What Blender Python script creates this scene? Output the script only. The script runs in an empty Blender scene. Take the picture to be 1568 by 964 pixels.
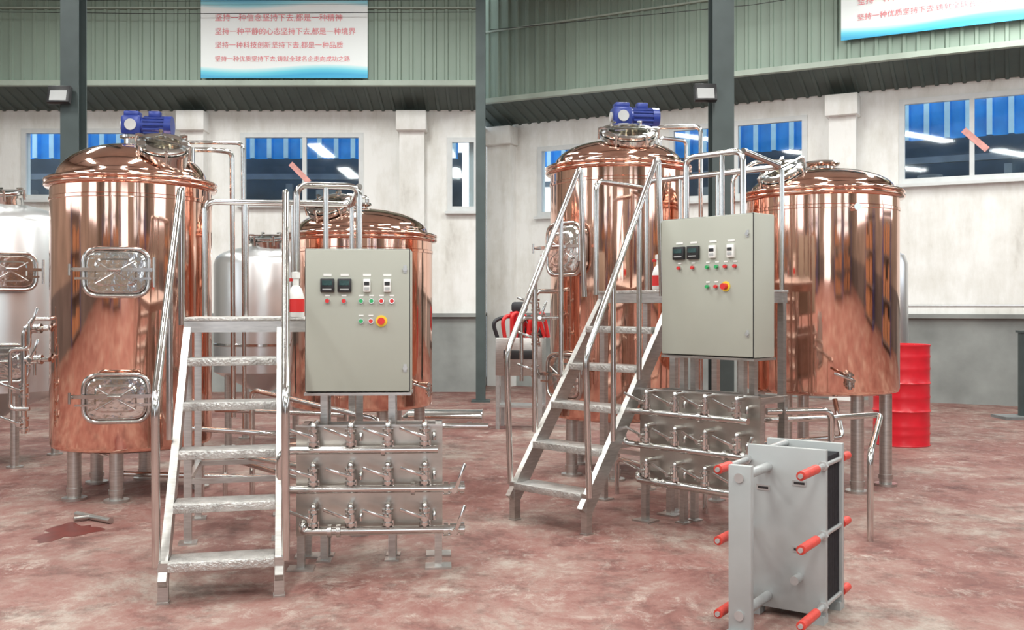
import bpy, bmesh, math, random
from mathutils import Vector, Matrix
random.seed(4)
S = bpy.context.scene
COL = S.collection
S.view_settings.view_transform = 'Standard'
S.view_settings.exposure = 0.0

# ------------------------------------------------------------------ materials
def nt(name):
    m = bpy.data.materials.new(name); m.use_nodes = True
    t = m.node_tree; b = t.nodes['Principled BSDF']
    return m, t, b
def N(t, typ, **kw):
    n = t.nodes.new(typ)
    for k, v in kw.items():
        if k.startswith('_'): setattr(n, k[1:], v)
        else: n.inputs[k.replace('__', ' ')].default_value = v
    return n
def ramp(t, src, stops):
    r = t.nodes.new('ShaderNodeValToRGB')
    el = r.color_ramp.elements
    while len(el) < len(stops): el.new(0.5)
    for e, (p, c) in zip(el, stops):
        e.position = p; e.color = (*c, 1)
    t.links.new(src, r.inputs[0]); return r
def coords(t, scale=(1, 1, 1)):
    tc = t.nodes.new('ShaderNodeTexCoord'); mp = t.nodes.new('ShaderNodeMapping')
    mp.inputs['Scale'].default_value = scale
    t.links.new(tc.outputs['Object'], mp.inputs[0]); return mp.outputs[0]
def mat(name, col, rough=.5, metal=0., var=.08, nscale=6., stretch=(1, 1, 1), bump=0., bscale=None, rvar=0.):
    m, t, b = nt(name)
    co = coords(t, stretch)
    n = N(t, 'ShaderNodeTexNoise', Scale=nscale, Detail=5.); t.links.new(co, n.inputs['Vector'])
    c0 = [max(0, c * (1 - var)) for c in col]; c1 = [min(1, c * (1 + var)) for c in col]
    r = ramp(t, n.outputs[0], [(.3, c0), (.7, c1)])
    t.links.new(r.outputs[0], b.inputs['Base Color'])
    b.inputs['Roughness'].default_value = rough; b.inputs['Metallic'].default_value = metal
    if rvar:
        mr = t.nodes.new('ShaderNodeMapRange')
        mr.inputs[3].default_value = max(0, rough - rvar); mr.inputs[4].default_value = rough + rvar
        t.links.new(n.outputs[0], mr.inputs[0]); t.links.new(mr.outputs[0], b.inputs['Roughness'])
    if bump:
        n2 = N(t, 'ShaderNodeTexNoise', Scale=bscale or nscale * 3, Detail=4.); t.links.new(co, n2.inputs['Vector'])
        bp = N(t, 'ShaderNodeBump', Strength=bump, Distance=.02)
        t.links.new(n2.outputs[0], bp.inputs['Height']); t.links.new(bp.outputs[0], b.inputs['Normal'])
    return m

COPPER = mat('polished_copper', (.86, .53, .42), .075, 1, .06, 3, (3, 3, .35), bump=.11, bscale=1.6)
STEEL = mat('polished_stainless', (.68, .67, .65), .14, 1, .08, 8, rvar=.05)
BRUSH = mat('brushed_stainless', (.56, .55, .53), .34, 1, .14, 10, (1, 1, 8), rvar=.08)
SHEET = mat('stainless_sheet', (.50, .47, .43), .30, .92, .2, 3, (1, 1, 2.5))
TREAD = mat('chequer_tread_plate', (.55, .54, .52), .40, .8, .22, 14, bump=.5, bscale=60)
TANKST = mat('satin_tank_steel', (.70, .71, .72), .30, .85, .05, 2, (1, 1, .4))
MIRROR = mat('manway_mirror_steel', (.76, .76, .74), .10, 1, .05, 8, bump=.2, bscale=9)
BOXP = mat('cabinet_paint_beige', (.40, .41, .355), .45, 0, .03, 3)
BLACK = mat('black_plastic', (.02, .02, .022), .35, 0, .1)
SCREEN = mat('meter_screen', (.03, .07, .07), .15, 0, .3, 60)
GREYP = mat('grey_plastic', (.40, .41, .41), .5)
LABEL = mat('white_label', (.85, .85, .83), .5, 0, .03)
REDB = mat('red_button', (.65, .03, .03), .35)
GREENB = mat('green_button', (.03, .38, .12), .35)
YEL = mat('yellow_ring', (.85, .62, .05), .4)
BLUEM = mat('motor_blue', (.012, .03, .20), .32, .1, .2, 10)
REDP = mat('red_drum_paint', (.66, .016, .03), .3, 0, .1, 5)
REDR = mat('red_bolt_sleeve', (.55, .05, .035), .42, 0, .15, 20)
PHEG = mat('exchanger_grey_paint', (.38, .40, .40), .38, .15, .06, 5)
GALV = mat('galvanised_bar', (.50, .51, .51), .35, .6, .1, 20)
GASK = mat('black_gasket', (.025, .025, .03), .55, 0, .3, 40)
COLM = mat('column_green_paint', (.06, .08, .08), .5, .1, .15, 3)
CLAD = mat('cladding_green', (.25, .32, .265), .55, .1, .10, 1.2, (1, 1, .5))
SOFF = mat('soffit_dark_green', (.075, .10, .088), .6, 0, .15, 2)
TRIMM = mat('ledge_green_grey', (.36, .42, .36), .5, 0, .1, 3)
WFRAME = mat('window_frame_aluminium', (.66, .68, .68), .4, .0, .05)
BLUE = mat('blue_roof_sheet', (.05, .36, .90), .5, 0, .2, 3)
BLUEL = mat('pale_roof_sheet', (.50, .75, .95), .5, 0, .15, 3)
DARK = mat('shed_dark_wall', (.045, .055, .06), .6, 0, .4, 1.5)
GREYB = mat('shed_grey_steel', (.20, .21, .21), .6, 0, .2, 3)
CEIL = mat('ceiling_sheet', (.62, .65, .62), .7, 0, .06, 2)
WHITEL = mat('lamp_housing', (.8, .8, .8), .5)
TAPE = mat('red_white_tape', (.78, .38, .34), .6, 0, .15, 9)
STAIN = mat('wet_red_stain', (.13, .022, .018), .3, 0, .3, 8)
TEXTR = mat('print_red', (.82, .25, .28), .6)
WHITEP = mat('white_plastic', (.82, .82, .80), .4, 0, .03)
GLOVE = mat('hose_black', (.025, .025, .03), .5, 0, .2)
REARW = mat('rear_wall_grey', (.26, .24, .21), .8, 0, .25, .8)
REARD = mat('rear_dado_dark', (.12, .12, .12), .8, 0, .25, .8)
FILLER_CARTON = mat('filler_carton_brown', (.36, .20, .11), .8, 0, .2, 3)  # boxes on the added racks, there only to be reflected
RACKB = mat('filler_rack_blue', (.04, .07, .28), .4, 0, .1)

def plaster():
    m, t, b = nt('stained_white_plaster')
    co = coords(t); co2 = coords(t, (1, 1, .25))
    n = N(t, 'ShaderNodeTexNoise', Scale=.8, Detail=8., Roughness=.65); t.links.new(co, n.inputs[0])
    n2 = N(t, 'ShaderNodeTexNoise', Scale=2.5, Detail=6., Roughness=.7); t.links.new(co2, n2.inputs[0])
    mx = N(t, 'ShaderNodeMath', _operation='MULTIPLY'); t.links.new(n.outputs[0], mx.inputs[0]); t.links.new(n2.outputs[0], mx.inputs[1])
    r = ramp(t, mx.outputs[0], [(.08, (.48, .46, .42)), (.18, (.74, .73, .69)), (.30, (.86, .86, .84))])
    t.links.new(r.outputs[0], b.inputs['Base Color']); b.inputs['Roughness'].default_value = .85
    bp = N(t, 'ShaderNodeBump', Strength=.3, Distance=.03); t.links.new(n2.outputs[0], bp.inputs['Height']); t.links.new(bp.outputs[0], b.inputs['Normal'])
    return m
PLASTER = plaster()
DADO = mat('grey_dado_paint', (.27, .285, .275), .7, 0, .22, 1.6, bump=.2)

def floor_mat():
    m, t, b = nt('worn_red_painted_concrete')
    co = coords(t); co2 = coords(t, (1, .8, 1))
    a = N(t, 'ShaderNodeTexNoise', Scale=.8, Detail=13., Roughness=.80, Distortion=.25); t.links.new(co2, a.inputs[0])
    r = ramp(t, a.outputs[0], [(.38, (.15, .055, .045)), (.46, (.215, .095, .08)), (.53, (.25, .145, .122)), (.60, (.31, .245, .21)), (.72, (.40, .36, .32))])
    f = N(t, 'ShaderNodeTexNoise', Scale=6.5, Detail=13., Roughness=.85, Distortion=.5); t.links.new(co2, f.inputs[0])
    r2 = ramp(t, f.outputs[0], [(.51, (0, 0, 0)), (.62, (1, 1, 1))])
    g2 = N(t, 'ShaderNodeTexNoise', Scale=1.7, Detail=6., Roughness=.6); t.links.new(co, g2.inputs[0])
    r4 = ramp(t, g2.outputs[0], [(.40, (.15, .15, .15)), (.62, (.95, .95, .95))])
    mx = N(t, 'ShaderNodeMix', _data_type='RGBA'); mx.inputs['B'].default_value = (.40, .34, .295, 1)
    sc = N(t, 'ShaderNodeMath', _operation='MULTIPLY')
    t.links.new(r2.outputs[0], sc.inputs[0]); t.links.new(r4.outputs[0], sc.inputs[1]); t.links.new(sc.outputs[0], mx.inputs['Factor']); t.links.new(r.outputs[0], mx.inputs['A'])
    d = N(t, 'ShaderNodeTexNoise', Scale=2.6, Detail=11., Roughness=.8); t.links.new(co, d.inputs[0])
    r3 = ramp(t, d.outputs[0], [(.38, (.5, .46, .45)), (.5, (1, 1, 1))])
    mm = N(t, 'ShaderNodeMix', _data_type='RGBA', _blend_type='MULTIPLY'); mm.inputs['Factor'].default_value = .85
    t.links.new(mx.outputs['Result'], mm.inputs['A']); t.links.new(r3.outputs[0], mm.inputs['B'])
    t.links.new(mm.outputs['Result'], b.inputs['Base Color'])
    mr = t.nodes.new('ShaderNodeMapRange'); mr.inputs[3].default_value = .55; mr.inputs[4].default_value = .85
    t.links.new(a.outputs[0], mr.inputs[0]); t.links.new(mr.outputs[0], b.inputs['Roughness'])
    bp = N(t, 'ShaderNodeBump', Strength=.15, Distance=.01); t.links.new(f.outputs[0], bp.inputs['Height']); t.links.new(bp.outputs[0], b.inputs['Normal'])
    return m
FLOOR = floor_mat()

def banner_mat():
    m, t, b = nt('banner_print')
    tc = t.nodes.new('ShaderNodeTexCoord'); sp = t.nodes.new('ShaderNodeSeparateXYZ'); t.links.new(tc.outputs['Object'], sp.inputs[0])
    s = N(t, 'ShaderNodeMath', _operation='SINE'); ms = N(t, 'ShaderNodeMath', _operation='MULTIPLY'); ms.inputs[1].default_value = 2.1
    t.links.new(sp.outputs[0], ms.inputs[0]); t.links.new(ms.outputs[0], s.inputs[0])
    k = N(t, 'ShaderNodeMath', _operation='MULTIPLY'); k.inputs[1].default_value = .04; t.links.new(s.outputs[0], k.inputs[0])
    ad = N(t, 'ShaderNodeMath', _operation='ADD'); t.links.new(k.outputs[0], ad.inputs[0]); t.links.new(sp.outputs[2], ad.inputs[1])
    dv = N(t, 'ShaderNodeMath', _operation='DIVIDE'); dv.inputs[1].default_value = 2.2; t.links.new(ad.outputs[0], dv.inputs[0])
    r = ramp(t, dv.outputs[0], [(.02, (.05, .42, .70)), (.055, (.15, .66, .82)), (.085, (.6, .88, .92)), (.095, (.88, .93, .93)), (.57, (.88, .92, .92)), (.60, (.35, .75, .85)), (.66, (.05, .40, .68))])
    t.links.new(r.outputs[0], b.inputs['Base Color']); b.inputs['Roughness'].default_value = .5
    return m
BANNER = banner_mat()
def glass_mat(name, tint, gl):
    m, t, b = nt(name); t.nodes.remove(b)
    tr = N(t, 'ShaderNodeBsdfTransparent', Color=(*tint, 1)); g = N(t, 'ShaderNodeBsdfGlossy', Roughness=.03)
    mx = N(t, 'ShaderNodeMixShader'); mx.inputs[0].default_value = gl
    t.links.new(tr.outputs[0], mx.inputs[1]); t.links.new(g.outputs[0], mx.inputs[2])
    t.links.new(mx.outputs[0], t.nodes['Material Output'].inputs[0]); return m
GLASS = glass_mat('window_glass', (.9, .95, .97), .035)
SGLASS = glass_mat('sight_glass', (.7, .85, .8), .3)

# ------------------------------------------------------------------ geometry helpers
def empty(name, loc=(0, 0, 0), yaw=0, parent=None, rot=None):
    o = bpy.data.objects.new(name, None); o.empty_display_size = .1
    o.location = loc; o.rotation_euler = rot if rot else (0, 0, yaw); COL.objects.link(o)
    if parent: o.parent = parent
    return o
def fin(bm, name, mt, parent=None, loc=(0, 0, 0), rot=(0, 0, 0), smooth=True, ang=.6):
    bmesh.ops.recalc_face_normals(bm, faces=bm.faces)
    if smooth:
        for f in bm.faces: f.smooth = True
        for e in bm.edges:
            if len(e.link_faces) == 2 and e.calc_face_angle(0) > ang: e.smooth = False
    me = bpy.data.meshes.new(name); bm.to_mesh(me); bm.free()
    for m in (mt if isinstance(mt, (list, tuple)) else [mt]): me.materials.append(m)
    o = bpy.data.objects.new(name, me); o.location = loc; o.rotation_euler = rot; COL.objects.link(o)
    if parent: o.parent = parent
    return o
def b_box(bm, c, s, bev=0, mi=0, M=None):
    r = bmesh.ops.create_cube(bm, size=1)
    vs = r['verts']
    for v in vs: v.co = Vector((v.co.x * s[0], v.co.y * s[1], v.co.z * s[2]))
    fs = set(f for v in vs for f in v.link_faces)
    for f in fs: f.material_index = mi
    if bev:
        es = list(set(e for v in vs for e in v.link_edges))
        rr = bmesh.ops.bevel(bm, geom=es, offset=bev, segments=2, affect='EDGES', profile=.5)
        vs = list(set(v for f in rr['faces'] for v in f.verts) | set(v for v in vs if v.is_valid))
        for f in set(f for v in vs for f in v.link_faces): f.material_index = mi
    T = Matrix.Translation(c)
    if M: T = T @ M
    for v in vs: v.co = T @ v.co
def frame_for(d):
    d = d.normalized(); up = Vector((0, 0, 1)) if abs(d.z) < .99 else Vector((0, 1, 0))
    x = d.cross(up).normalized(); y = x.cross(d)
    return x, y, d
def b_cyl(bm, p1, p2, r, r2=None, seg=20, mi=0):
    p1, p2 = Vector(p1), Vector(p2); r2 = r if r2 is None else r2
    x, y, d = frame_for(p2 - p1)
    a = []; b = []
    for i in range(seg):
        t = 2 * math.pi * i / seg; o = x * math.cos(t) + y * math.sin(t)
        a.append(bm.verts.new(p1 + o * r)); b.append(bm.verts.new(p2 + o * r2))
    for i in range(seg):
        j = (i + 1) % seg; bm.faces.new((a[i], a[j], b[j], b[i])).material_index = mi
    bm.faces.new(a).material_index = mi; bm.faces.new(b).material_index = mi
def b_beam(bm, p1, p2, w, h, mi=0):
    p1, p2 = Vector(p1), Vector(p2); x, y, d = frame_for(p2 - p1)
    q = []
    for p in (p1, p2):
        q.append([bm.verts.new(p + x * sx * w / 2 + y * sy * h / 2) for sx, sy in ((-1, -1), (1, -1), (1, 1), (-1, 1))])
    for i in range(4):
        j = (i + 1) % 4; bm.faces.new((q[0][i], q[0][j], q[1][j], q[1][i])).material_index = mi
    bm.faces.new(q[0]).material_index = mi; bm.faces.new(q[1]).material_index = mi
def box(name, c, s, mt, parent=None, bev=0, rot=(0, 0, 0)):
    bm = bmesh.new(); b_box(bm, (0, 0, 0), s, bev); return fin(bm, name, mt, parent, c, rot)
def cyl(name, p1, p2, r, mt, parent=None, r2=None, seg=24):
    bm = bmesh.new(); b_cyl(bm, p1, p2, r, r2, seg); return fin(bm, name, mt, parent)
def lathe(name, prof, mt, parent=None, seg=96, loc=(0, 0, 0), rot=(0, 0, 0), ang=.6):
    bm = bmesh.new(); rings = []
    for r, z in prof:
        if r < 1e-5: rings.append([bm.verts.new((0, 0, z))])
        else: rings.append([bm.verts.new((r * math.cos(2 * math.pi * i / seg), r * math.sin(2 * math.pi * i / seg), z)) for i in range(seg)])
    for a, b in zip(rings, rings[1:]):
        for i in range(seg):
            j = (i + 1) % seg
            if len(a) == 1 and len(b) == 1: continue
            if len(a) == 1: bm.faces.new((a[0], b[i], b[j]))
            elif len(b) == 1: bm.faces.new((a[i], a[j], b[0]))
            else: bm.faces.new((a[i], a[j], b[j], b[i]))
    return fin(bm, name, mt, parent, loc, rot, ang=ang)
def rounded(pts, f, cyc=False, n=7):
    pts = [Vector(p) for p in pts]; out = []; L = len(pts)
    for i, p in enumerate(pts):
        if not cyc and i in (0, L - 1): out.append(p); continue
        a = pts[i - 1]; b = pts[(i + 1) % L]
        da = (a - p); db = (b - p); r = min(f, da.length * .49, db.length * .49)
        A = p + da.normalized() * r; B = p + db.normalized() * r
        for k in range(n + 1):
            t = k / n; out.append(A * (1 - t) ** 2 + p * 2 * t * (1 - t) + B * t * t)
    return out
def tube(name, pts, r, mt, parent=None, f=.06, cyc=False):
    cu = bpy.data.curves.new(name, 'CURVE'); cu.dimensions = '3D'; cu.bevel_depth = r; cu.bevel_resolution = 5; cu.use_fill_caps = True
    pp = rounded(pts, f, cyc); sp = cu.splines.new('POLY'); sp.points.add(len(pp) - 1)
    for q, p in zip(sp.points, pp): q.co = (*p, 1)
    sp.use_cyclic_u = cyc; sp.use_smooth = True
    cu.materials.append(mt); o = bpy.data.objects.new(name, cu); COL.objects.link(o)
    if parent: o.parent = parent
    return o
def rrect_plate(name, w, h, rad, t, mt, parent, loc=(0, 0, 0), bev=.01):
    pp = rounded([(-w / 2, 0, -h / 2), (w / 2, 0, -h / 2), (w / 2, 0, h / 2), (-w / 2, 0, h / 2)], rad, True)
    bm = bmesh.new()
    rings = []
    for y, k in ((t / 2, 0), (-t / 2 + bev, 0), (-t / 2, bev)):
        rings.append([bm.verts.new((p.x * (1 - 2 * k / w), y, p.z * (1 - 2 * k / h))) for p in pp])
    n = len(pp)
    for a, b in zip(rings, rings[1:]):
        for i in range(n): bm.faces.new((a[i], a[(i + 1) % n], b[(i + 1) % n], b[i]))
    bm.faces.new(rings[0]); bm.faces.new(rings[-1])
    return fin(bm, name, mt, parent, loc)

# ------------------------------------------------------------------ shell
def wall(name, origin, yaw, L, H, holes, th=.3, mts=(PLASTER, DADO), dado=1.45):
    xs = sorted({0, L} | {h[0] for h in holes} | {h[1] for h in holes})
    zs = sorted({0, dado, H} | {h[2] for h in holes} | {h[3] for h in holes})
    bm = bmesh.new()
    def solid(i, k):
        if i < 0 or k < 0 or i >= len(xs) - 1 or k >= len(zs) - 1: return False
        cx = (xs[i] + xs[i + 1]) / 2; cz = (zs[k] + zs[k + 1]) / 2
        return not any(h[0] < cx < h[1] and h[2] < cz < h[3] for h in holes)
    def q(pts, mi): bm.faces.new([bm.verts.new(p) for p in pts]).material_index = mi
    for i in range(len(xs) - 1):
        for k in range(len(zs) - 1):
            if not solid(i, k): continue
            a, b, c, d = xs[i], xs[i + 1], zs[k], zs[k + 1]; mi = 1 if d <= dado + .001 else 0
            q([(a, 0, c), (b, 0, c), (b, 0, d), (a, 0, d)], mi); q([(a, th, c), (a, th, d), (b, th, d), (b, th, c)], mi)
            if not solid(i - 1, k): q([(a, 0, c), (a, 0, d), (a, th, d), (a, th, c)], mi)
            if not solid(i + 1, k): q([(b, 0, c), (b, th, c), (b, th, d), (b, 0, d)], mi)
            if not solid(i, k - 1): q([(a, 0, c), (a, th, c), (b, th, c), (b, 0, c)], mi)
            if not solid(i, k + 1): q([(a, 0, d), (b, 0, d), (b, th, d), (a, th, d)], mi)
    bmesh.ops.remove_doubles(bm, verts=bm.verts, dist=1e-5)
    return fin(bm, name, list(mts), None, origin, (0, 0, yaw), smooth=False)
WN = [0]
def window(origin, yaw, x0, x1, z0, z1, mull=(.5,), tape=None):
    WN[0] += 1
    g = empty('window_%d' % WN[0], origin, yaw)
    bm = bmesh.new(); f = .07; y = .02
    for a, b, c, d in ((x0 - .02, x1 + .02, z0 - .02, z0 + f), (x0 - .02, x1 + .02, z1 - f, z1 + .02), (x0 - .02, x0 + f, z0 + f, z1 - f), (x1 - f, x1 + .02, z0 + f, z1 - f)):
        b_box(bm, ((a + b) / 2, y, (c + d) / 2), (b - a, .09, d - c))
    for mu in mull:
        b_box(bm, (x0 + (x1 - x0) * mu, y, (z0 + z1) / 2), (.075, .08, z1 - z0 - 2 * f))
    b_box(bm, ((x0 + x1) / 2, -.05, z0 - .05), (x1 - x0 + .12, .15, .05))
    fin(bm, 'frame', WFRAME, g)
    box('pane', ((x0 + x1) / 2, y + .01, (z0 + z1) / 2), (x1 - x0 - .12, .006, z1 - z0 - .12), GLASS, g)
    if tape:
        box('tape', (tape[0], y - .05, tape[1]), (.5, .004, .10), TAPE, g, rot=(0, math.radians(45), 0))
    return g
def corrugated(name, origin, yaw, L, z0, z1, mt, y0=0., y1=None, pitch=.21, dep=.03):
    y1 = y0 if y1 is None else y1
    bm = bmesh.new(); x = 0; prof = []
    while x < L:
        for dx, dd in ((0, 0), (.62, 0), (.70, -1), (.92, -1)):
            xx = x + dx * pitch
            if xx <= L: prof.append((xx, dd * dep))
        x += pitch
    prof.append((L, 0))
    a = [bm.verts.new((p, y0 + d, z0)) for p, d in prof]; b = [bm.verts.new((p, y1 + d, z1 + (d if abs(y1 - y0) > .2 else 0))) for p, d in prof]
    for i in range(len(prof) - 1): bm.faces.new((a[i], a[i + 1], b[i + 1], b[i]))
    return fin(bm, name, mt, None, origin, (0, 0, yaw), smooth=False)

OA = (-11, 18.5, 0); YB = math.radians(-27); OB = (-.53, 20.27, 0); LB = 14.2
H = 8.0
wa = [(1.76, 4.11, 3.65, 4.95), (5.894, 8.176, 3.55, 4.87), (9.80, 10.35, 3.43, 4.78)]
wb = [(1.2, 3.3, 3.44, 4.80), (3.95, 6.44, 3.6, 4.98), (8.0, 10.5, 3.70, 5.10)]
wall('wall_back_left', OA, 0, 10.47, H, wa)
wall('wall_back_right', OB, YB, LB, H, wb)
wall('wall_return', (-.53, 18.82, 0), math.radians(90), 1.4, 5.2, [])
window(OA, 0, *wa[0], mull=(.5,)); window(OA, 0, *wa[1], mull=(.52,), tape=(7.0, 4.13)); window(OA, 0, *wa[2], mull=())
window(OB, YB, *wb[0]); window(OB, YB, *wb[1]); window(OB, YB, *wb[2], mull=(.44,), tape=(9.15, 4.35))
for nm, O, yaw, L, zz in (('left', OA, 0, 10.47, 5.58), ('right', OB, YB, LB - .9, 5.60)):
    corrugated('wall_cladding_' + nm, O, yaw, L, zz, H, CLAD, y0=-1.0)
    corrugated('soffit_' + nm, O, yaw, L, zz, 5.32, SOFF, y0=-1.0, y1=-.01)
    bm = bmesh.new(); b_box(bm, (L / 2, -1.07, zz), (L, .12, .09)); b_box(bm, (L / 2, -1.045, zz + 1.35), (L, .05, .03))
    fin(bm, 'trim_ledge_' + nm, TRIMM, None, O, (0, 0, yaw))
    bm = bmesh.new(); b_box(bm, (L / 2, -.05, 1.45), (L, .1, .07)); fin(bm, 'trim_dado_' + nm, DADO, None, O, (0, 0, yaw))
def pilaster(O, yaw, x0, x1, zt):
    bm = bmesh.new(); c = (x0 + x1) / 2; w = x1 - x0
    b_box(bm, (c, -.13, (zt - .36) / 2), (w * .82, .26, zt - .36)); b_box(bm, (c, -.2, zt - .18), (w, .4, .36), .015)
    fin(bm, 'wall_pilaster', PLASTER, None, O, (0, 0, yaw))
pilaster(OA, 0, 4.78, 5.30, 5.24); pilaster(OA, 0, 8.85, 9.41, 5.24)
pilaster(OB, YB, .1, .75, 5.24); pilaster(OB, YB, 6.82, 7.36, 5.24)
for nm, O, yaw, L in (('left', (-12, 20.0, 0), 0, 10.9), ('right', (.3, 21.4, 0), YB, 13)):
    g = empty('neighbour_shed', O, yaw)
    o = corrugated('blue_fascia', (0, 0, 0), 0, L, 4.62, 5.9, BLUE, pitch=.34, dep=.09); o.parent = g
    bm = bmesh.new()
    for i in range(int(L / .34)): b_box(bm, (i * .34 + .27, -.11, 5.25), (.09, .03, 1.25))
    fin(bm, 'fascia_ribs', BLUEL, g)
    box('shed_wall', (L / 2, 1.6, 2.5), (L, .1, 5), DARK, g)
    bm = bmesh.new()
    for i in range(5): b_box(bm, (1 + i * 2.1, .7, 2.1), (.13, .13, 4.2)); b_cyl(bm, (1.8 + i * 2.1, .6, 0), (1.8 + i * 2.1, .6, 4.05), .22)
    b_box(bm, (L / 2, .7, 4.35), (L, .1, .12)); fin(bm, 'shed_steelwork', GREYB, g)
RM = (REARW, REARD)
wall('wall_left', (-11, -9, 0), math.radians(90), 27.5, H, [(3, 8, 3, 5.5), (11, 16, 3, 5.5)], mts=RM)
wall('wall_right', (11.3, 14.3, 0), math.radians(-90), 23.3, H, [(3, 8, 3, 5.5), (12, 18, 3, 5.5)], mts=RM)
fh = [(1.5, 3.5, 2.5, 5.5), (5, 7, 2.5, 5.5), (9.8, 12.8, 0, 4.6), (15, 17, 2.5, 5.5), (18.5, 20.5, 2.5, 5.5)]
wall('wall_front', (11.3, -9, 0), math.radians(180), 22.3, H, fh, mts=RM)
for h in fh:
    if h[2] > 1: window((11.3, -9, 0), math.radians(180), *h, mull=(.33, .66))
bm = bmesh.new(); b_box(bm, (.15, 6.5, -.05), (23.5, 32, .1)); fin(bm, 'floor', FLOOR, smooth=False)
bm = bmesh.new(); cp = [(-11.3, -9.3), (11.6, -9.3), (11.6, 14.2), (-.4, 20.5), (-.4, 18.8), (-11.3, 18.8)]
lo = [bm.verts.new((x, y, H)) for x, y in cp]; hi = [bm.verts.new((x, y, H + .1)) for x, y in cp]
bm.faces.new(lo); bm.faces.new(hi)
for i in range(6): bm.faces.new((lo[i], lo[(i + 1) % 6], hi[(i + 1) % 6], hi[i]))
fin(bm, 'ceiling', CEIL, smooth=False)
for y in (-4, 2, 8, 14):
    bm = bmesh.new(); b_beam(bm, (-10.9, y, 7.7), (11.2, y, 7.7), .18, .4); fin(bm, 'added_roof_beam', COLM)  # unseen beams, added for reflections

def steel_column(x, y, w=.28, light=None):
    g = empty('steel_column', (x, y, 0)); bm = bmesh.new()
    b_box(bm, (0, -w / 2, H / 2), (w, .02, H)); b_box(bm, (0, w / 2, H / 2), (w, .02, H)); b_box(bm, (0, 0, H / 2), (.016, w, H))
    b_box(bm, (0, 0, .015), (w + .15, w + .15, .03)); fin(bm, 'i_section', COLM, g, smooth=False)
    if light:
        h = empty('flood_lamp', (light[0], -w / 2 - .11, light[1]), 0, g)
        box('housing', (0, 0, 0), (.27, .08, .22), BLACK, h, .012, (math.radians(-15), 0, 0))
        box('lens', (0, -.042, -.012), (.2, .01, .13), GREYP, h, 0, (math.radians(-15), 0, 0))
        box('bracket', (0, .06, .03), (.06, .08, .05), BLACK, h)
    return g
steel_column(-5.37, 12, .22, (-.07, 4.15)); steel_column(-.53, 16.6, .16); steel_column(2.56, 12, .26, (-.24, 4.17))
for x in (-8, -3, 4, 9): steel_column(x, -6, .35)  # added behind the camera as dark verticals for the copper to reflect

def banner(O, yaw, x0, w, z0, h, lines):
    g = empty('slogan_banner', O, yaw)
    bm = bmesh.new(); b_box(bm, (w / 2, 0, h / 2), (w, .015, h)); fin(bm, 'sheet', BANNER, g, (x0, -1.12, z0), smooth=False)
    for dx, dz, txt, s in lines:
        cu = bpy.data.curves.new('slogan_text', 'FONT'); cu.body = txt; cu.size = s; cu.extrude = .001; cu.materials.append(TEXTR)
        o = bpy.data.objects.new('slogan_text', cu); COL.objects.link(o); o.parent = g
        o.location = (x0 + dx, -1.135, z0 + dz); o.rotation_euler = (math.pi / 2, 0, 0)
tx = ['坚持一种信念坚持下去,都是一种精神', '坚持一种平静的心态坚持下去,都是一种境界', '坚持一种科技创新坚持下去,都是一种品质', '坚持一种优质坚持下去,铸就全球名企走向成功之路']
banner(OA, 0, 5.48, 2.96, 5.66, 2.2, [(.25, 1.02, tx[0], .14), (.25, .78, tx[1], .13), (.25, .54, tx[2], .125), (.25, .30, tx[3], .108)])
banner(OB, YB, 7.2, 3.2, 5.95, 1.9, [(.25, .55, tx[2], .13), (.25, .30, tx[3], .115)])
for z in (7.02, 6.80):
    tube('overhead_cable', [(-10.9, 17.2, z), (-6, 17.2, z - .05), (-.6, 17.2, z - .02)], .006, BLACK)
tube('overhead_cable', [(-.4, 18.2, 6.75), (4, 16.2, 6.6), (11.2, 12.5, 6.75)], .006, BLACK)

def filler_rack(x, y, yaw, w=2.6, h=3.2):  # unseen racks, added to give the copper dark shapes to reflect
    g = empty('reflection_rack', (x, y, 0), yaw); bm = bmesh.new()
    for sx in (0, w):
        for sy in (0, .8): b_box(bm, (sx, sy, h / 2), (.09, .07, h))
    fin(bm, 'uprights', RACKB, g); bm = bmesh.new()
    for k in range(4): b_box(bm, (w / 2, .4, .15 + k * .95), (w, .85, .06))
    fin(bm, 'shelves', REARD, g); bm = bmesh.new()
    for k in range(3):
        xx = .1
        while xx < w - .6:
            bw = random.uniform(.35, .7); bh = random.uniform(.35, .8); b_box(bm, (xx + bw / 2, .4, .18 + k * .95 + bh / 2), (bw, .6, bh)); xx += bw + random.uniform(.03, .3)
    fin(bm, 'filler_cartons', FILLER_CARTON, g)
filler_rack(-7.6, -4.5, .1); filler_rack(-4.4, -3.6, -.1, 2., 3.4); filler_rack(3.2, -3.4, .1, 2.2, 3.4); filler_rack(6.2, -4.5, 0)
filler_rack(-10.6, 3, math.radians(90) * -1 + math.pi, 2.6); filler_rack(10.6, 7.5, math.radians(90), 2.6); filler_rack(10.6, 2.5, math.radians(90), 2.6)

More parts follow.
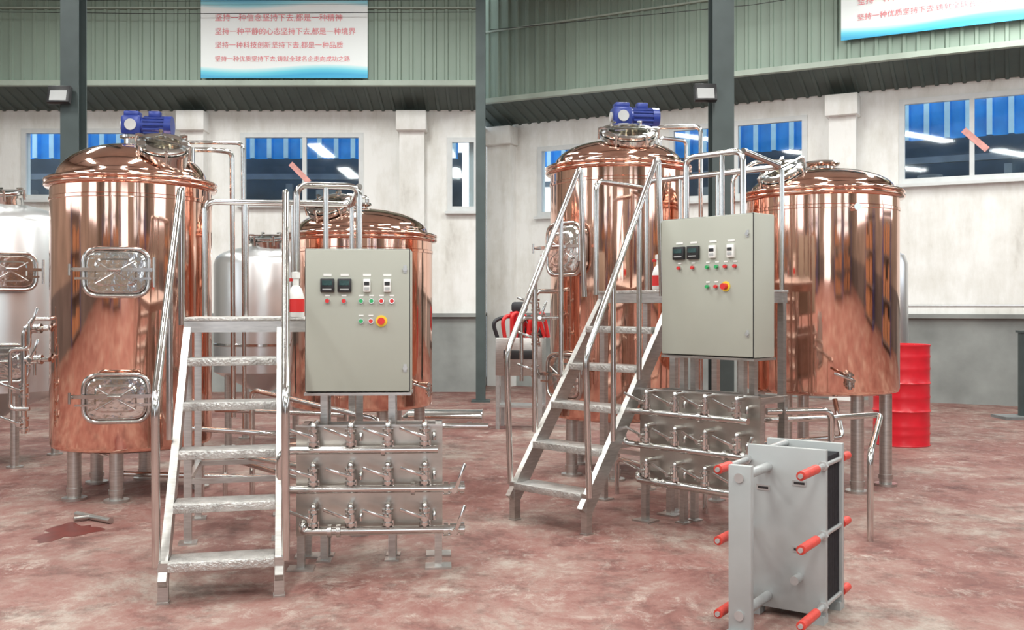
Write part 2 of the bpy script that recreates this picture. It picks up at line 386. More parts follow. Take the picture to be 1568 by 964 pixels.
# ------------------------------------------------------------------ equipment parts
def rect_manway(parent, ang, R, z, w=.50, h=.38):
    g = empty('side_manway', (R * math.sin(ang), -R * math.cos(ang), z), ang, parent)
    rrect_plate('neck', w - .02, h - .02, .12, .16, STEEL, g, (0, .02, 0))
    tube('outer_rim', [(-w / 2, -.07, -h / 2), (w / 2, -.07, -h / 2), (w / 2, -.07, h / 2), (-w / 2, -.07, h / 2)], .018, STEEL, g, .12, True)
    rrect_plate('lid', w - .05, h - .05, .1, .035, MIRROR, g, (0, -.075, 0), .012)
    rrect_plate('lid_emboss', w - .17, h - .15, .07, .02, MIRROR, g, (0, -.098, 0), .018)
    bm = bmesh.new()
    for s in (1, -1): b_cyl(bm, (-.15, -.104, -.09 * s), (.15, -.104, .09 * s), .007)
    b_beam(bm, (-w / 2 - .09, -.125, .02), (w / 2 + .06, -.125, .02), .02, .03)
    b_beam(bm, (-w / 2 - .06, -.10, -.05), (w / 2 + .02, -.10, -.05), .012, .018)
    b_cyl(bm, (-.05, -.16, .02), (.05, -.16, .02), .014); b_cyl(bm, (0, -.1, .02), (0, -.17, .02), .012)
    b_cyl(bm, (-w / 2 - .08, -.17, .02), (-w / 2 - .08, -.02, .02), .012); b_cyl(bm, (w / 2 + .05, -.14, -.12), (w / 2 + .05, -.14, .12), .014)
    b_cyl(bm, (-w / 2 - .08, -.18, .06), (-w / 2 - .08, -.18, -.03), .01)
    fin(bm, 'clamp_bar_and_hinge', STEEL, g)
def top_manway(parent, loc, rot, r=.21):
    g = empty('glass_manway', loc, 0, parent, rot)
    lathe('collar', [(r - .02, -.26), (r, -.26), (r, 0), (r + .025, .005), (r + .025, .03), (r - .03, .03), (r - .03, -.26)], STEEL, g, 48)
    lathe('lid_ring', [(r - .06, .035), (r + .01, .035), (r + .015, .06), (r - .02, .07), (r - .06, .065), (r - .06, .035)], STEEL, g, 48)
    lathe('sight_disc', [(0, .058), (r - .06, .055)], SGLASS, g, 48)
    bm = bmesh.new()
    for k in range(6):
        a = k * math.pi / 3; c, s = math.cos(a), math.sin(a)
        b_cyl(bm, ((r + .03) * c, (r + .03) * s, -.02), ((r + .03) * c, (r + .03) * s, .085), .012)
        b_box(bm, ((r + .0) * c, (r + .0) * s, .085), (.05, .03, .015), M=Matrix.Rotation(a, 4, 'Z'))
    b_beam(bm, (-r, -.0, .08), (r, .0, .08), .02, .015); fin(bm, 'wing_clamps', STEEL, g)
def gear_motor(parent, loc, yaw, s=1.0):
    g = empty('agitator_gear_motor', loc, yaw, parent); g.scale = (s, s, s)
    lathe('mount_flange', [(0, -.24), (.13, -.24), (.13, -.1), (.075, -.08), (.075, -.03), (.11, -.02), (.11, 0), (0, 0)], STEEL, g, 32)
    box('gearbox', (0, 0, .09), (.17, .17, .17), BLUEM, g, .02)
    bm = bmesh.new(); b_cyl(bm, (.05, 0, .09), (.30, 0, .09), .078, seg=28)
    for k in range(14):
        a = k * 2 * math.pi / 14; b_box(bm, (.19, .082 * math.cos(a), .09 + .082 * math.sin(a)), (.18, .014, .014))
    b_cyl(bm, (.28, 0, .09), (.34, 0, .09), .09, seg=28); b_box(bm, (.19, 0, .19), (.1, .08, .06), .008)
    b_box(bm, (0, 0, .19), (.13, .13, .05), .01)
    fin(bm, 'motor_body', BLUEM, g)
    bm = bmesh.new()
    b_cyl(bm, (.0, -.084, .09), (.0, -.095, .09), .05); b_cyl(bm, (-.1, 0, .09), (-.085, 0, .09), .045); fin(bm, 'cover_caps', GREYP, g)
def tank(name, x, y, R, z0, zr, zt, legs, body=COPPER):
    g = empty(name, (x, y, 0))
    lathe('shell', [(0, z0 - .04), (R * .5, z0 - .035), (R * .93, z0 - .015), (R * .985, z0), (R, z0 + .03), (R, zr - .16), (R + .006, zr - .155), (R + .006, zr - .13), (R, zr - .125), (R, zr - .03)], body, g, 128)
    lathe('rim_flange', [(R - .01, zr - .045), (R + .035, zr - .04), (R + .048, zr - .025), (R + .048, zr - .012), (R + .03, zr), (R + .048, zr + .012), (R + .048, zr + .028), (R + .03, zr + .04), (R - .02, zr + .045), (R - .03, zr + .03)], body, g, 128, ang=1.2)
    rn = R * .93; zb = zr + .035; prof = [(R - .02, zr + .03), (rn + .01, zb + .01), (rn, zb + .03)]; hh = zt - zb - .03
    for k in range(1, 20):
        t = k / 20 * 1.45; r = rn * math.cos(t) ** .9
        prof.append((r, zb + .03 + hh * math.sin(t) ** 1.15))
    prof.append((0, zt)); lathe('dome', prof, body, g, 128)
    bm = bmesh.new()
    for a in legs:
        a = math.radians(a); lx, ly = R * .82 * math.sin(a), -R * .82 * math.cos(a)
        b_cyl(bm, (lx, ly, .02), (lx, ly, z0 + .01), .055); b_cyl(bm, (lx, ly, .06), (lx, ly, .1), .063)
        b_cyl(bm, (lx, ly, 0), (lx, ly, .02), .1)
    fin(bm, 'legs', BRUSH, g)
    return g

def valve_mesh():
    bm = bmesh.new()
    b_cyl(bm, (0, 0, -.07), (0, 0, .06), .018)
    for z in (-.04, .04): b_cyl(bm, (0, 0, z - .008), (0, 0, z + .008), .034)
    b_cyl(bm, (0, 0, -.022), (0, 0, .022), .031); b_cyl(bm, (0, -.01, 0), (0, -.075, 0), .011)
    b_box(bm, (-.065, -.078, .03), (.17, .008, .02), .003, M=Matrix.Rotation(math.radians(20), 4, 'Y'))
    b_cyl(bm, (0, -.085, 0), (0, -.062, 0), .016); b_cyl(bm, (.03, 0, -.06), (.03, 0, -.02), .008)
    bmesh.ops.recalc_face_normals(bm, faces=bm.faces)
    for f in bm.faces: f.smooth = True
    for e in bm.edges:
        if len(e.link_faces) == 2 and e.calc_face_angle(0) > .6: e.smooth = False
    me = bpy.data.meshes.new('butterfly_valve'); bm.to_mesh(me); bm.free(); me.materials.append(STEEL); return me
VM = valve_mesh()
def valve(parent, loc, rot=(0, 0, 0), s=1.):
    o = bpy.data.objects.new('butterfly_valve', VM); o.location = loc; o.rotation_euler = rot; o.scale = (s, s, s); COL.objects.link(o); o.parent = parent; return o

def manifold(loc, yaw, w, z0, z1, hdr, right_ext=.12):
    g = empty('valve_manifold_rack', loc, yaw)
    box('back_panel', (w / 2, 0, (z0 + z1) / 2), (w, .006, z1 - z0), SHEET, g)
    bm = bmesh.new()
    b_box(bm, (w / 2, -.012, z1 - .006), (w, .03, .012))
    for x in (.025, w - .025):
        for y in (.03, .34): b_box(bm, (x, y, z1 / 2 - .01), (.045, .045, z1 - .02)); b_box(bm, (x, y, .006), (.16, .13, .012))
        b_box(bm, (x, .185, z0 + .05), (.04, .31, .04)); b_box(bm, (x, .185, z1 - .04), (.04, .31, .04))
    b_box(bm, (w / 2, .34, z1 - .04), (w, .04, .04)); b_box(bm, (w / 2, .03, z0 + .02), (w, .04, .04))
    fin(bm, 'frame', BRUSH, g)
    yv = -.10
    for hz in hdr:
        rz = hz + .078
        for k in range(4):
            x = w * (.13 + .25 * k); valve(g, (x, yv, rz), (0, 0, random.uniform(-.15, .15)), 1.0)
            tube('panel_elbow', [(x, yv, rz + .045), (x, yv, rz + .07), (x, .02, rz + .07)], .018, STEEL, g, .025)
            if k % 2: tube('panel_branch', [(x + .055, .02, rz + .01), (x + .055, yv + .04, rz + .01), (x + .055, yv + .04, rz - .03)], .012, STEEL, g, .02)
    a, b, c = hdr; yh = yv - .005
    tube('header_loop', [(w * .97, yh, a), (-.08, yh, a), (-.08, yh, b), (w + right_ext, yh, b)], .024, STEEL, g, .07)
    tube('lower_header', [(w * .06, 0, c + .04), (w * .06, yh, c + .04), (w * .06, yh, c), (w + right_ext, yh, c)], .024, STEEL, g, .05)
    bm = bmesh.new()
    for x, z in ((w * .3, c), (w * .24, c), (w * .8, b), (w * .6, a), (w + right_ext - .1, b), (w + right_ext - .1, c), (w + right_ext, b), (w + right_ext, c)):
        b_cyl(bm, (x - .012, yh, z), (x + .012, yh, z), .039)
    fin(bm, 'clamp_ferrules', STEEL, g)
    for z in (b, c): valve(g, (w + right_ext - .05, yh, z), (0, math.radians(90), 0), 1.1)
    return g

def control_box(loc, yaw, w, h, z0, d=.25):
    g = empty('control_cabinet', loc, yaw); s = w / .655; sz = h / .895
    box('enclosure', (w / 2, d / 2, z0 + h / 2), (w, d, h), BOXP, g, .008)
    box('door', (w / 2, -.008, z0 + h / 2), (w - .012, .018, h - .012), BOXP, g, .005)
    box('gasket_line', (w / 2, .003, z0 + h / 2), (w - .004, .006, h - .004), BLACK, g)
    box('plinth_plate', (w / 2, d / 2, z0 - .012), (w + .01, d + .02, .018), BRUSH, g)
    def px(u, v): return ((u - 467) / 161 * w, z0 + h * (1 - (v - 380) / 222))
    for u in (502, 528):
        x, z = px(u, 437); box('temperature_meter', (x, -.025, z), (.085 * s, .03, .085 * sz), BLACK, g, .005)
        box('display', (x, -.042, z + .015), (.06 * s, .004, .03), SCREEN, g); box('meter_keys', (x, -.042, z - .025), (.055 * s, .004, .008), GREYP, g)
        box('nameplate', (x, -.019, z + .065 * sz), (.05 * s, .003, .014), LABEL, g)
    for u in (562, 593):
        x, z = px(u, 437); box('controller', (x, -.025, z), (.043 * s, .03, .08 * sz), LABEL, g, .003)
        box('controller_display', (x, -.042, z + .012), (.032 * s, .004, .022), BLACK, g); box('controller_dial', (x, -.042, z - .02), (.03 * s, .004, .018), GREYP, g)
        box('nameplate', (x, -.019, z + .065 * sz), (.05 * s, .003, .014), LABEL, g)
    def button(u, v, m, r=.012):
        x, z = px(u, v); cyl('button_bezel', (x, -.017, z), (x, -.027, z), r * 1.35, STEEL, g); cyl('push_button', (x, -.027, z), (x, -.042, z), r, m, g)
        box('nameplate', (x, -.019, z + .034), (.03, .003, .01), LABEL, g)
    for u, m in ((502, REDB), (527, REDB), (553, GREENB), (569, GREENB), (584, REDB), (600, REDB)): button(u, 461, m)
    button(553, 492, GREENB); button(568, 492, REDB)
    x, z = px(584, 492); cyl('estop_ring', (x, -.017, z), (x, -.024, z), .036, YEL, g); cyl('estop_mushroom', (x, -.024, z), (x, -.06, z), .022, REDB, g)
    for v in (412, 565):
        x, z = px(620, v); cyl('door_lock', (x, -.017, z), (x, -.03, z), .014, GALV, g); box('lock_plate', (x, -.019, z), (.02, .004, .05), GALV, g)
    bm = bmesh.new()
    for x in (.11 * s, w - .12 * s):
        for y in (.08, d - .04): b_box(bm, (x, y, (z0 - .02) / 2), (.045, .045, z0 - .02)); b_box(bm, (x, y, .005), (.09, .09, .01))
    fin(bm, 'support_legs', BRUSH, g)
    return g

def stairs(loc, yaw, w, n, z0, zp, run, rz0, rz1, rty, px1, py1, rails, ks=(.5,)):
    g = empty('platform_stairs', loc, yaw); st = run / n; rise = (zp - z0) / n
    bm = bmesh.new()
    for i in range(n):
        z = z0 + i * rise; y = i * st
        b_box(bm, (w / 2, y + .10, z - .025), (w - .05, .22, .05), .004)
    fin(bm, 'treads', TREAD, g)
    bm = bmesh.new()
    for x in (0, w):
        b_beam(bm, (x, .0, z0 - .13), (x, run + .05, zp - .10), .045, .12)
        b_box(bm, (x, .03, z0 / 2), (.055, .06, z0)); b_box(bm, (x, .03, .005), (.065, .07, .01))
    fin(bm, 'stringers', BRUSH, g)
    for x in (-.035, w + .035):
        tube('handrail', [(x, .02, z0 - .02), (x, -.02, rz0), (x, rty, rz1), (x, rty + .05, zp - .05)], .023, STEEL, g, .09)
        for k in ks:
            yy = -.02 + (rty + .02) * k; zz = rz0 + (rz1 - rz0) * k
            tube('baluster', [(x, yy, z0 + (yy / st) * rise - .05), (x, yy, zz)], .02, STEEL, g)
    y0 = run
    box('platform_deck', (px1 / 2, (y0 + py1) / 2, zp - .012), (px1 + .06, py1 - y0, .024), TREAD, g, .003)
    bm = bmesh.new()
    for y in (y0 + .02, py1 - .02): b_box(bm, (px1 / 2, y, zp - .063), (px1 + .04, .04, .075))
    for x in (0, px1): b_box(bm, (x, (y0 + py1) / 2, zp - .063), (.04, py1 - y0 - .08, .075))
    for x in (0, w, px1):
        for y in (y0 + .05, py1 - .05): b_box(bm, (x, y, (zp - .03) / 2), (.05, .05, zp - .03)); b_box(bm, (x, y, .006), (.12, .12, .012))
    b_box(bm, (w / 2, y0 + .05, .42), (w, .035, .035)); b_box(bm, (w / 2, py1 - .05, .42), (w, .035, .035))
    for x in (0, w): b_box(bm, (x, (y0 + py1) / 2, .42), (.035, py1 - y0 - .1, .035))
    fin(bm, 'platform_frame', BRUSH, g)
    for r in rails: tube('guard_rail', r, .023 if len(r) > 2 else .019, STEEL, g, .08)
    return g

# ------------------------------------------------------------------ PLACE A (left bay)
def rad(a): return math.radians(a)
tA = tank('copper_brew_kettle', -3.33, 8.6, .665, .42, 2.66, 3.02, (8, -35, 100, 190, 235))
f = math.atan2(3.33, 8.6)
rect_manway(tA, f - .17, .655, 1.88); rect_manway(tA, f - .17, .655, .866)
gear_motor(tA, (-.02, .06, 3.11), rad(6)); top_manway(tA, (.38, -.32, 2.93), (rad(30), rad(14), 0), .20)
tube('vent_pipe', [(.42, .12, 2.85), (.42, .12, 3.0), (.66, .12, 3.0), (.80, .25, 3.0), (.80, .3, .6)], .022, STEEL, tA, .06)
tube('spray_pipe', [(.34, .2, 2.85), (.34, .2, 3.08), (.6, .2, 3.08), (.90, .25, 3.08), (.90, .3, .5)], .018, STEEL, tA, .06)
bm = bmesh.new(); b_cyl(bm, (.42, .12, 2.82), (.42, .12, 2.93), .028); b_cyl(bm, (.42, .12, 2.90), (.42, .12, 2.92), .045); b_cyl(bm, (.52, -.0, 2.78), (.52, -.0, 3.0), .024)
fin(bm, 'dome_nozzles', STEEL, tA)
tube('side_pipe', [(-.60, -.3, 1.42), (-.78, -.35, 1.42), (-.78, -.35, .62), (-.78, -.35, .55)], .022, STEEL, tA, .06)
tube('side_pipe', [(-.55, -.35, 1.5), (-.7, -.42, 1.5), (-.7, -.42, 1.25), (-.86, -.42, 1.25), (-.86, -.42, .75), (-.7, -.42, .75)], .017, STEEL, tA, .05)
tube('side_pipe', [(-.55, -.38, 1.16), (-.78, -.35, 1.16)], .02, STEEL, tA)
valve(tA, (-.70, -.33, 1.42), (0, rad(90), 0), 1.2); valve(tA, (-.68, -.36, 1.16), (0, rad(90), 0), 1.2); valve(tA, (-.78, -.35, .9), (0, 0, 0), 1.2); valve(tA, (-.78, -.35, .62), (0, 0, 0), 1.2)
tube('outlet_pipe', [(.0, -.3, .42), (.0, -.3, .19), (1.35, -.5, .19)], .022, STEEL, tA, .06); valve(tA, (0, -.3, .32), (0, 0, 0), 1)

tB = tank('copper_brew_kettle', -1.53, 10.0, .715, .61, 2.30, 2.60, (28, -28, 90, 150, 210))
top_manway(tB, (-.26, -.38, 2.57), (rad(30), rad(-12), 0), .2)
lathe('crown_nozzle', [(0, 2.66), (.09, 2.66), (.1, 2.64), (.06, 2.62), (.06, 2.55)], STEEL, tB, 32)
tube('crown_pipe', [(.05, 0, 2.66), (.05, 0, 2.72), (-.15, 0, 2.74)], .02, STEEL, tB)
bm = bmesh.new(); b_cyl(bm, (.62, -.37, .85), (.72, -.43, .85), .02); b_cyl(bm, (.5, -.53, .78), (.5, -.65, .78), .02); fin(bm, 'sample_nozzles', STEEL, tB)
valve(tB, (.72, -.45, .8), (0, 0, 0), 1)
tube('outlet_pipe', [(0, -.3, .6), (0, -.4, .35), (-.8, -1.6, .35)], .022, STEEL, tB, .06)

stairs((-1.88, 5.27, 0), rad(13), .61, 5, .22, 1.53, 1.35, 1.10, 2.42, 1.32, 1.15, 2.25,
       [[(.72, 1.42, 1.5), (.72, 1.42, 2.45), (1.15, 1.42, 2.45), (1.15, 1.42, 1.5)],
        [(.92, 1.42, 1.5), (.92, 1.42, 2.45)],
        [(.05, 2.2, 1.5), (.05, 2.2, 2.40), (1.15, 2.2, 2.40), (1.15, 1.42, 2.45)],
        [(.35, 2.2, 1.5), (.35, 2.2, 2.40)], [(.70, 2.2, 1.5), (.70, 2.2, 2.40)], [(1.15, 2.2, 1.5), (1.15, 2.2, 2.38)]])
control_box((-1.29, 6.1, 0), rad(3), .655, .895, 1.07)
manifold((-1.31, 5.95, 0), rad(4), .885, .21, .885, (.745, .51, .262))
def bottle(loc, s):
    g = empty('spray_bottle', loc); g.scale = (s, s, s)
    lathe('body', [(0, 0), (.045, 0), (.05, .01), (.05, .12), (.035, .17), (.018, .19), (.018, .23), (.026, .235), (.026, .27), (0, .275)], WHITEP, g, 32)
    lathe('red_band', [(.0512, .03), (.0512, .11)], REDB, g, 32)
    box('trigger', (-.03, 0, .225), (.04, .012, .02), REDB, g, .003)
bottle((-1.50, 6.80, 1.531), 1.15)

def steel_tank(x, y, R, z0, zr, zt, doors=()):
    g = empty('stainless_fermenter', (x, y, 0))
    lathe('shell', [(.05, z0 - .28), (.08, z0 - .25), (R - .03, z0 - .02), (R, z0), (R, zr), (R - .01, zr + .03)] + [((R - .01) * math.cos(t / 10 * 1.5), zr + .03 + (zt - zr - .03) * math.sin(t / 10 * 1.5)) for t in range(1, 11)] + [(0, zt)], TANKST, g, 96)
    bm = bmesh.new()
    for a in (40, 140, 220, 320):
        a = rad(a); lx, ly = R * .85 * math.sin(a), R * .85 * math.cos(a); b_cyl(bm, (lx, ly, .01), (lx, ly, z0 + .02), .04); b_cyl(bm, (lx, ly, 0), (lx, ly, .015), .08)
    fin(bm, 'legs', BRUSH, g)
    lathe('weld_band', [(R + .001, z0 + .3), (R + .006, z0 + .305), (R + .006, z0 + .33), (R + .001, z0 + .335)], STEEL, g, 96)
    for a, z in doors: rect_manway(g, a, R - .01, z, .46, .36)
    top_manway(g, (.1, -.15, zt + .04), (rad(12), 0, 0), .19)
    return g
steel_tank(-5.32, 10.2, .66, .75, 2.40, 2.68, ((.60, 1.95), (.50, 1.05)))
steel_tank(-2.95, 11.6, .56, .85, 2.10, 2.32, ())
g = empty('transfer_pipework', (0, 0, 0))
tube('pipe', [(-2.75, 8.0, 0), (-2.75, 8.0, .62), (-1.9, 7.6, .62), (-1.2, 7.6, .62)], .022, STEEL, g); tube('pipe', [(-2.6, 8.6, .70), (-1.4, 8.2, .70)], .022, STEEL, g)
tube('pipe', [(-2.5, 7.9, .0), (-2.5, 7.9, .45), (-1.3, 6.9, .45)], .02, STEEL, g, .06); tube('pipe', [(-2.2, 8.3, 0.), (-2.2, 8.3, .9), (-1.0, 7.4, .75), (-1.0, 7.4, .02)], .022, STEEL, g, .08)
tube('pipe', [(-1.4, 7.0, .0), (-1.4, 7.0, .34), (-2.4, 8.2, .34), (-2.4, 8.2, 0)], .02, STEEL, g, .07)
tube('pipe', [(-.5, 6.6, 0), (-.5, 6.6, .80), (-.16, 6.6, .80)], .02, STEEL, g, .06)
g = empty('tapered_steel_duct', (-.95, 13.0, .13), rad(-5)); lathe('duct', [(0, -.6), (.03, -.6), (.03, -.5), (.11, -.42), (.12, .55), (.13, .57), (0, .57)], STEEL, g, 32, rot=(0, rad(90), 0))
bm = bmesh.new(); [b_box(bm, (x, 0, -.125), (.08, .22, .01)) for x in (-.3, .4)]; [b_box(bm, (x, sy * .10, -.08), (.06, .03, .1)) for x in (-.3, .4) for sy in (-1, 1)]; fin(bm, 'cradle', BRUSH, g)
bm = bmesh.new(); vs = []
for i in range(40):
    a = i / 40 * 2 * math.pi; r = .20 * (1 + .25 * math.sin(3 * a + 1) + .12 * math.sin(7 * a) + .06 * math.sin(13 * a)); vs.append(bm.verts.new((r * math.cos(a) * .9, r * math.sin(a) * 1.3, .0015)))
bm.faces.new(vs); fin(bm, 'red_water_stain', STAIN, None, (-3.17, 6.98, 0))
g = empty('offcut_steel_pipe', (-3.12, 7.35, .024)); cyl('pipe_piece', (-.2, .12, 0), (.16, -.12, 0), .022, BRUSH, g); cyl('pipe_branch', (-.05, .02, 0), (-.14, -.06, 0), .018, BRUSH, g)

# ------------------------------------------------------------------ PLACE B (right bay)
tC = tank('copper_brew_kettle', 1.04, 9.6, .665, .55, 2.93, 3.22, (-60, -10, 50, 140, 220))
rect_manway(tC, rad(-6 - 44), .655, 2.14, .46, .48); rect_manway(tC, rad(-6 - 44), .655, .95, .46, .42)
gear_motor(tC, (.04, .1, 3.38), rad(8), 1.1); top_manway(tC, (.06, -.34, 3.21), (rad(26), 0, 0), .25)
tube('vent_pipe', [(.36, .0, 3.1), (.36, .0, 3.36), (.80, -.05, 3.36), (.80, -.05, .7)], .022, STEEL, tC, .07)
tube('spray_pipe', [(.42, .1, 3.1), (.42, .1, 3.28), (.72, .3, 3.28), (.72, .35, 1.2)], .018, STEEL, tC, .06)
tube('side_pipe', [(-.6, -.3, 1.75), (-.82, -.4, 1.75), (-.82, -.4, .7)], .022, STEEL, tC, .06); tube('side_pipe', [(-.6, -.3, 1.5), (-.95, -.3, 1.5), (-.95, -.3, .9)], .018, STEEL, tC, .06)
for z in (1.62, 1.3, 1.0): valve(tC, (-.82, -.4, z), (0, 0, 0), 1.2)
valve(tC, (-.78, -.3, 1.5), (0, rad(90), 0), 1.1)

tD = tank('copper_brew_kettle', 2.84, 9.0, .675, .85, 2.61, 2.86, (70, 15, -50, -110, 180))
top_manway(tD, (-.42, -.26, 2.77), (rad(24), rad(-26), 0), .19)
lathe('crown_nozzle', [(0, 2.93), (.15, 2.93), (.17, 2.91), (.15, 2.89), (.12, 2.88), (.12, 2.82)], STEEL, tD, 40)
tube('crown_pipe', [(-.2, .1, 2.8), (-.2, .1, 2.96), (-.6, .05, 2.94), (-.8, .05, 2.8), (-.8, .05, 2.3)], .02, STEEL, tD, .06)
valve(tD, (.02, -.70, .98), (0, 0, 0), 1.1); cyl('outlet_stub', (.02, -.62, 1.03), (.02, -.72, 1.03), .022, STEEL, tD)
cyl('top_nozzle', (.08, -.66, 2.45), (.08, -.73, 2.45), .03, STEEL, tD)

stairs((0.0, 7.36, 0), rad(-44), .70, 5, .285, 1.735, 1.05, 1.26, 2.76, .84, 1.3, 1.75,
       [[(.80, 1.12, 1.7), (.80, 1.12, 2.76), (1.3, 1.12, 2.76), (1.3, 1.12, 1.7)], [(1.12, 1.12, 1.7), (1.12, 1.12, 2.76)],
        [(0, 1.7, 1.7), (0, 1.7, 2.70), (1.3, 1.7, 2.70), (1.3, 1.12, 2.76)], [(.35, 1.7, 1.7), (.35, 1.7, 2.7)], [(.72, 1.7, 1.7), (.72, 1.7, 2.7)], [(1.3, 1.7, 1.7), (1.3, 1.7, 2.68)],
        [(0, 1.0, 1.7), (0, 1.0, 2.64), (0, 1.7, 2.64)]], ks=(.36, .72))
control_box((1.124, 7.31, 0), rad(-48), .80, 1.0, 1.25)
manifold((.96, 7.33, 0), rad(-45.5), 1.02, .28, 1.0, (.835, .59, .335), .04)
bottle((1.14, 7.62, 1.736), 1.)
g = empty('transfer_pipework', (0, 0, 0))
tube('pipe', [(1.78, 6.85, .87), (2.25, 6.9, .87), (2.25, 6.9, .6), (2.0, 6.9, .5)], .024, STEEL, g, .07)
tube('pipe', [(1.78, 6.95, .80), (2.35, 7.1, .80), (2.75, 7.3, .80), (2.45, 6.7, .60), (2.45, 6.7, 0)], .022, STEEL, g, .08)
tube('pipe', [(1.2, 7.9, .30), (.9, 8.4, .30), (.9, 8.4, 0)], .02, STEEL, g, .06); tube('pipe', [(1.5, 7.6, .0), (1.5, 7.6, .5), (2.8, 8.3, .5), (2.8, 8.5, .8)], .022, STEEL, g, .06)

def drum(x, y, R, h):
    prof = [(0, .01), (R - .02, .01), (R, 0), (R + .006, .008), (R, .02)]
    for rz in (.12, .2, .345, .48, .62, .76, .88):
        zz = rz * h; prof += [(R, zz - .02), (R + (.014 if rz in (.345, .62) else .006), zz), (R, zz + .02)]
    prof += [(R, h - .03), (R + .008, h - .02), (R + .008, h), (R - .012, h), (R - .015, h - .02), (0, h - .02)]
    g = empty('red_oil_drum', (x, y, 0)); lathe('barrel', prof, REDP, g, 64, ang=1.)
    bm = bmesh.new(); b_cyl(bm, (.17, -.05, h - .021), (.17, -.05, h + .0), .035); b_cyl(bm, (-.18, .05, h - .021), (-.18, .05, h - .005), .022); fin(bm, 'bungs', REDP, g)
drum(4.55, 11.45, .31, 1.17)
g = empty('steel_buffer_vessel', (4.8, 12.5, 0))
lathe('shell', [(0, .3), (.2, .3), (.24, .36), (.24, 2.15), (.2, 2.26), (.1, 2.32), (.04, 2.34), (.04, 2.42), (0, 2.42)], TANKST, g, 64)
bm = bmesh.new(); [b_cyl(bm, (.18 * math.sin(a), .18 * math.cos(a), 0), (.18 * math.sin(a), .18 * math.cos(a), .36), .025) for a in (0, 2.1, 4.2)]; fin(bm, 'legs', BRUSH, g)
g = empty('steel_floor_post', (7.45, 14.1, 0)); box('post', (-.1, 0, .62), (.09, .09, 1.24), COLM, g); box('base_plate', (0, 0, .02), (.9, .45, .04), GREYB, g); box('cap', (-.1, 0, 1.25), (.14, .14, .03), COLM, g)
tube('wall_conduit', [(5.6, 16.75, 1.58), (5.9, 16.6, 1.62), (9.5, 14.75, 1.62)], .025, GALV)

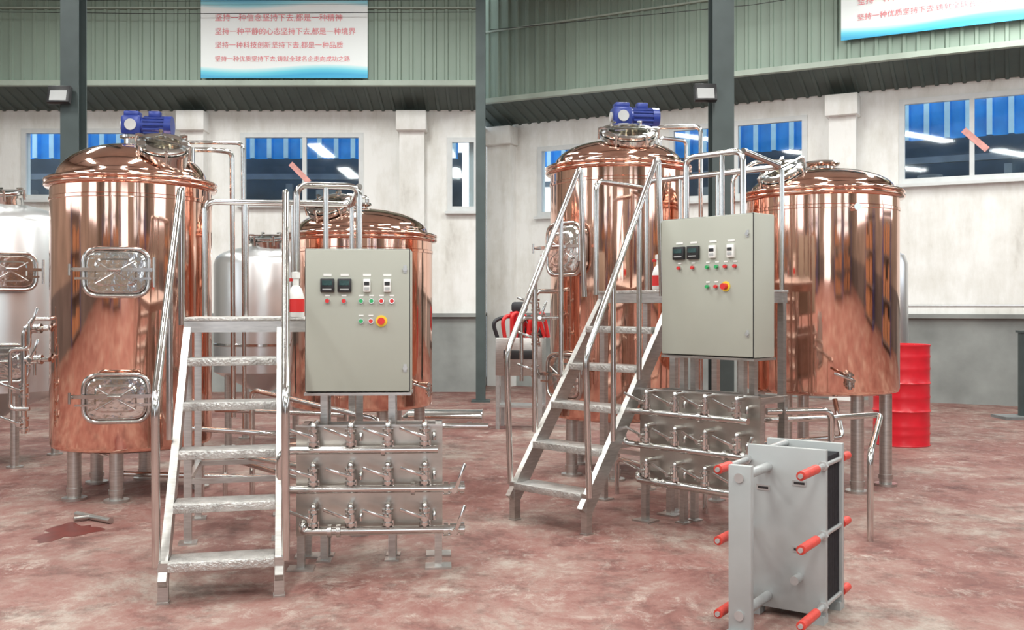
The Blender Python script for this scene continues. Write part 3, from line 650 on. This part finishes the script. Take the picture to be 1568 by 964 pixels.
def exchanger():
    g = empty('plate_heat_exchanger', (1.42, 5.06, 0), rad(-34)); hw = .205
    box('frame_plate', (0, 0, .46), (2 * hw, .03, .84), PHEG, g, .004)
    bm = bmesh.new(); bs = bmesh.new()
    for k in range(32):
        y = .02 + k * .0078; e = .014 * (k % 2)
        b_box(bm if k % 2 else bs, (0, y, .46), (.37 + e, .0045, .74 + e))
    fin(bm, 'plate_gaskets', GASK, g); fin(bs, 'plate_pack', BRUSH, g)
    box('pressure_plate', (0, .295, .46), (2 * hw, .035, .84), PHEG, g, .004)
    box('support_column', (-.095, -.40, .42), (.115, .04, .82), PHEG, g, .004)
    box('column_foot', (-.095, -.40, .01), (.13, .1, .02), PHEG, g)
    bm = bmesh.new()
    for x in (-hw + .04, hw - .04):
        for y in (0, .295): b_box(bm, (x, y, .022), (.07, .08, .044))
    fin(bm, 'feet', PHEG, g)
    bm = bmesh.new(); b_cyl(bm, (-.095, -.43, .77), (-.095, .0, .77), .024); b_cyl(bm, (-.095, -.43, .10), (-.095, .0, .10), .024)
    b_cyl(bm, (.07, -.10, .22), (.07, .0, .22), .022); b_cyl(bm, (-.1, .0, .86), (-.1, .29, .86), .018)
    fin(bm, 'guide_bars', GALV, g)
    bmr = bmesh.new(); bmg = bmesh.new()
    for z in (.80, .45, .09):
        for x, ya in ((hw - .012, -.38), (-hw + .0, -.42)):
            b_cyl(bmg, (x, -.05 if x > 0 else -.3, z), (x, .33, z), .012); b_cyl(bmg, (x, -.035, z), (x, -.012, z), .026, seg=6)
            b_cyl(bmr, (x, ya, z), (x, ya + .24 if x > 0 else ya + .15, z), .023); b_cyl(bmr, (x, .31, z), (x, .42, z), .022)
            b_cyl(bmg, (x, ya + .1, z), (x, .0, z), .014); b_cyl(bmg, (x, ya - .012, z), (x, ya + .01, z), .012)
    fin(bmr, 'red_bolt_sleeves', REDR, g); fin(bmg, 'tightening_bolts', GALV, g)
    for x, z in ((-.12, .66), (.07, .70), (.07, .36)):
        box('rating_label', (x, -.017, z), (.07, .004, .028), GALV, g); box('label_text', (x, -.0195, z), (.055, .002, .012), BLACK, g)
exchanger()

g = empty('pump_cart', (.12, 13.0, 0), rad(-10))
box('pump_housing', (0, 0, .95), (.62, .4, .5), BRUSH, g, .015)
bm = bmesh.new(); [b_box(bm, (x, y, .36), (.05, .05, .72)) for x in (-.28, .28) for y in (-.17, .17)]; b_box(bm, (0, 0, .3), (.6, .38, .03)); fin(bm, 'cart_frame', GALV, g)
for k in range(6): tube('hose', [(-.3 + .1 * k, -.1, 1.2), (-.36 + .13 * k, -.17, 1.42 + .06 * (k % 3)), (-.1 + .08 * k, .05, 1.5), (.1 + .05 * k, .1, 1.2)], .026, (GLOVE if k % 3 == 0 else REDB), g, .14)
box('motor_block', (-.02, 0, 1.60), (.2, .2, .14), GLOVE, g, .04); cyl('motor_can', (-.05, .0, 1.2), (-.05, 0, 1.54), .10, REDP, g); box('front_knobs', (0, -.21, .98), (.4, .03, .12), BLACK, g, .01)

# ------------------------------------------------------------------ lights
wld = bpy.data.worlds.new('sky'); S.world = wld; wld.use_nodes = True
bg = wld.node_tree.nodes['Background']; bg.inputs[0].default_value = (.86, .93, 1, 1); bg.inputs[1].default_value = 2.8
for x in (-7, -2.4, 2.4, 7):
    for y in (-5, 1.0, 7.0, 13.):
        g = empty('ceiling_lamp', (x, y, 7.35)); box('housing', (0, 0, .06), (.5, 3.2, .08), WHITEL, g)
        L = bpy.data.lights.new('tube_light', 'AREA'); L.shape = 'RECTANGLE'; L.size = .45; L.size_y = 3.0; L.energy = 262; L.color = (.98, 1, .96)
        o = bpy.data.objects.new('tube_light', L); COL.objects.link(o); o.parent = g
# ------------------------------------------------------------------ camera
cd = bpy.data.cameras.new('camera'); cd.sensor_width = 36; cd.lens = 36 * 1500 / 1568; cd.shift_y = -12 / 1568; cd.clip_end = 200
cam = bpy.data.objects.new('camera', cd); cam.location = (0, 0, 1.6); cam.rotation_euler = (math.pi / 2, 0, 0); COL.objects.link(cam); S.camera = cam
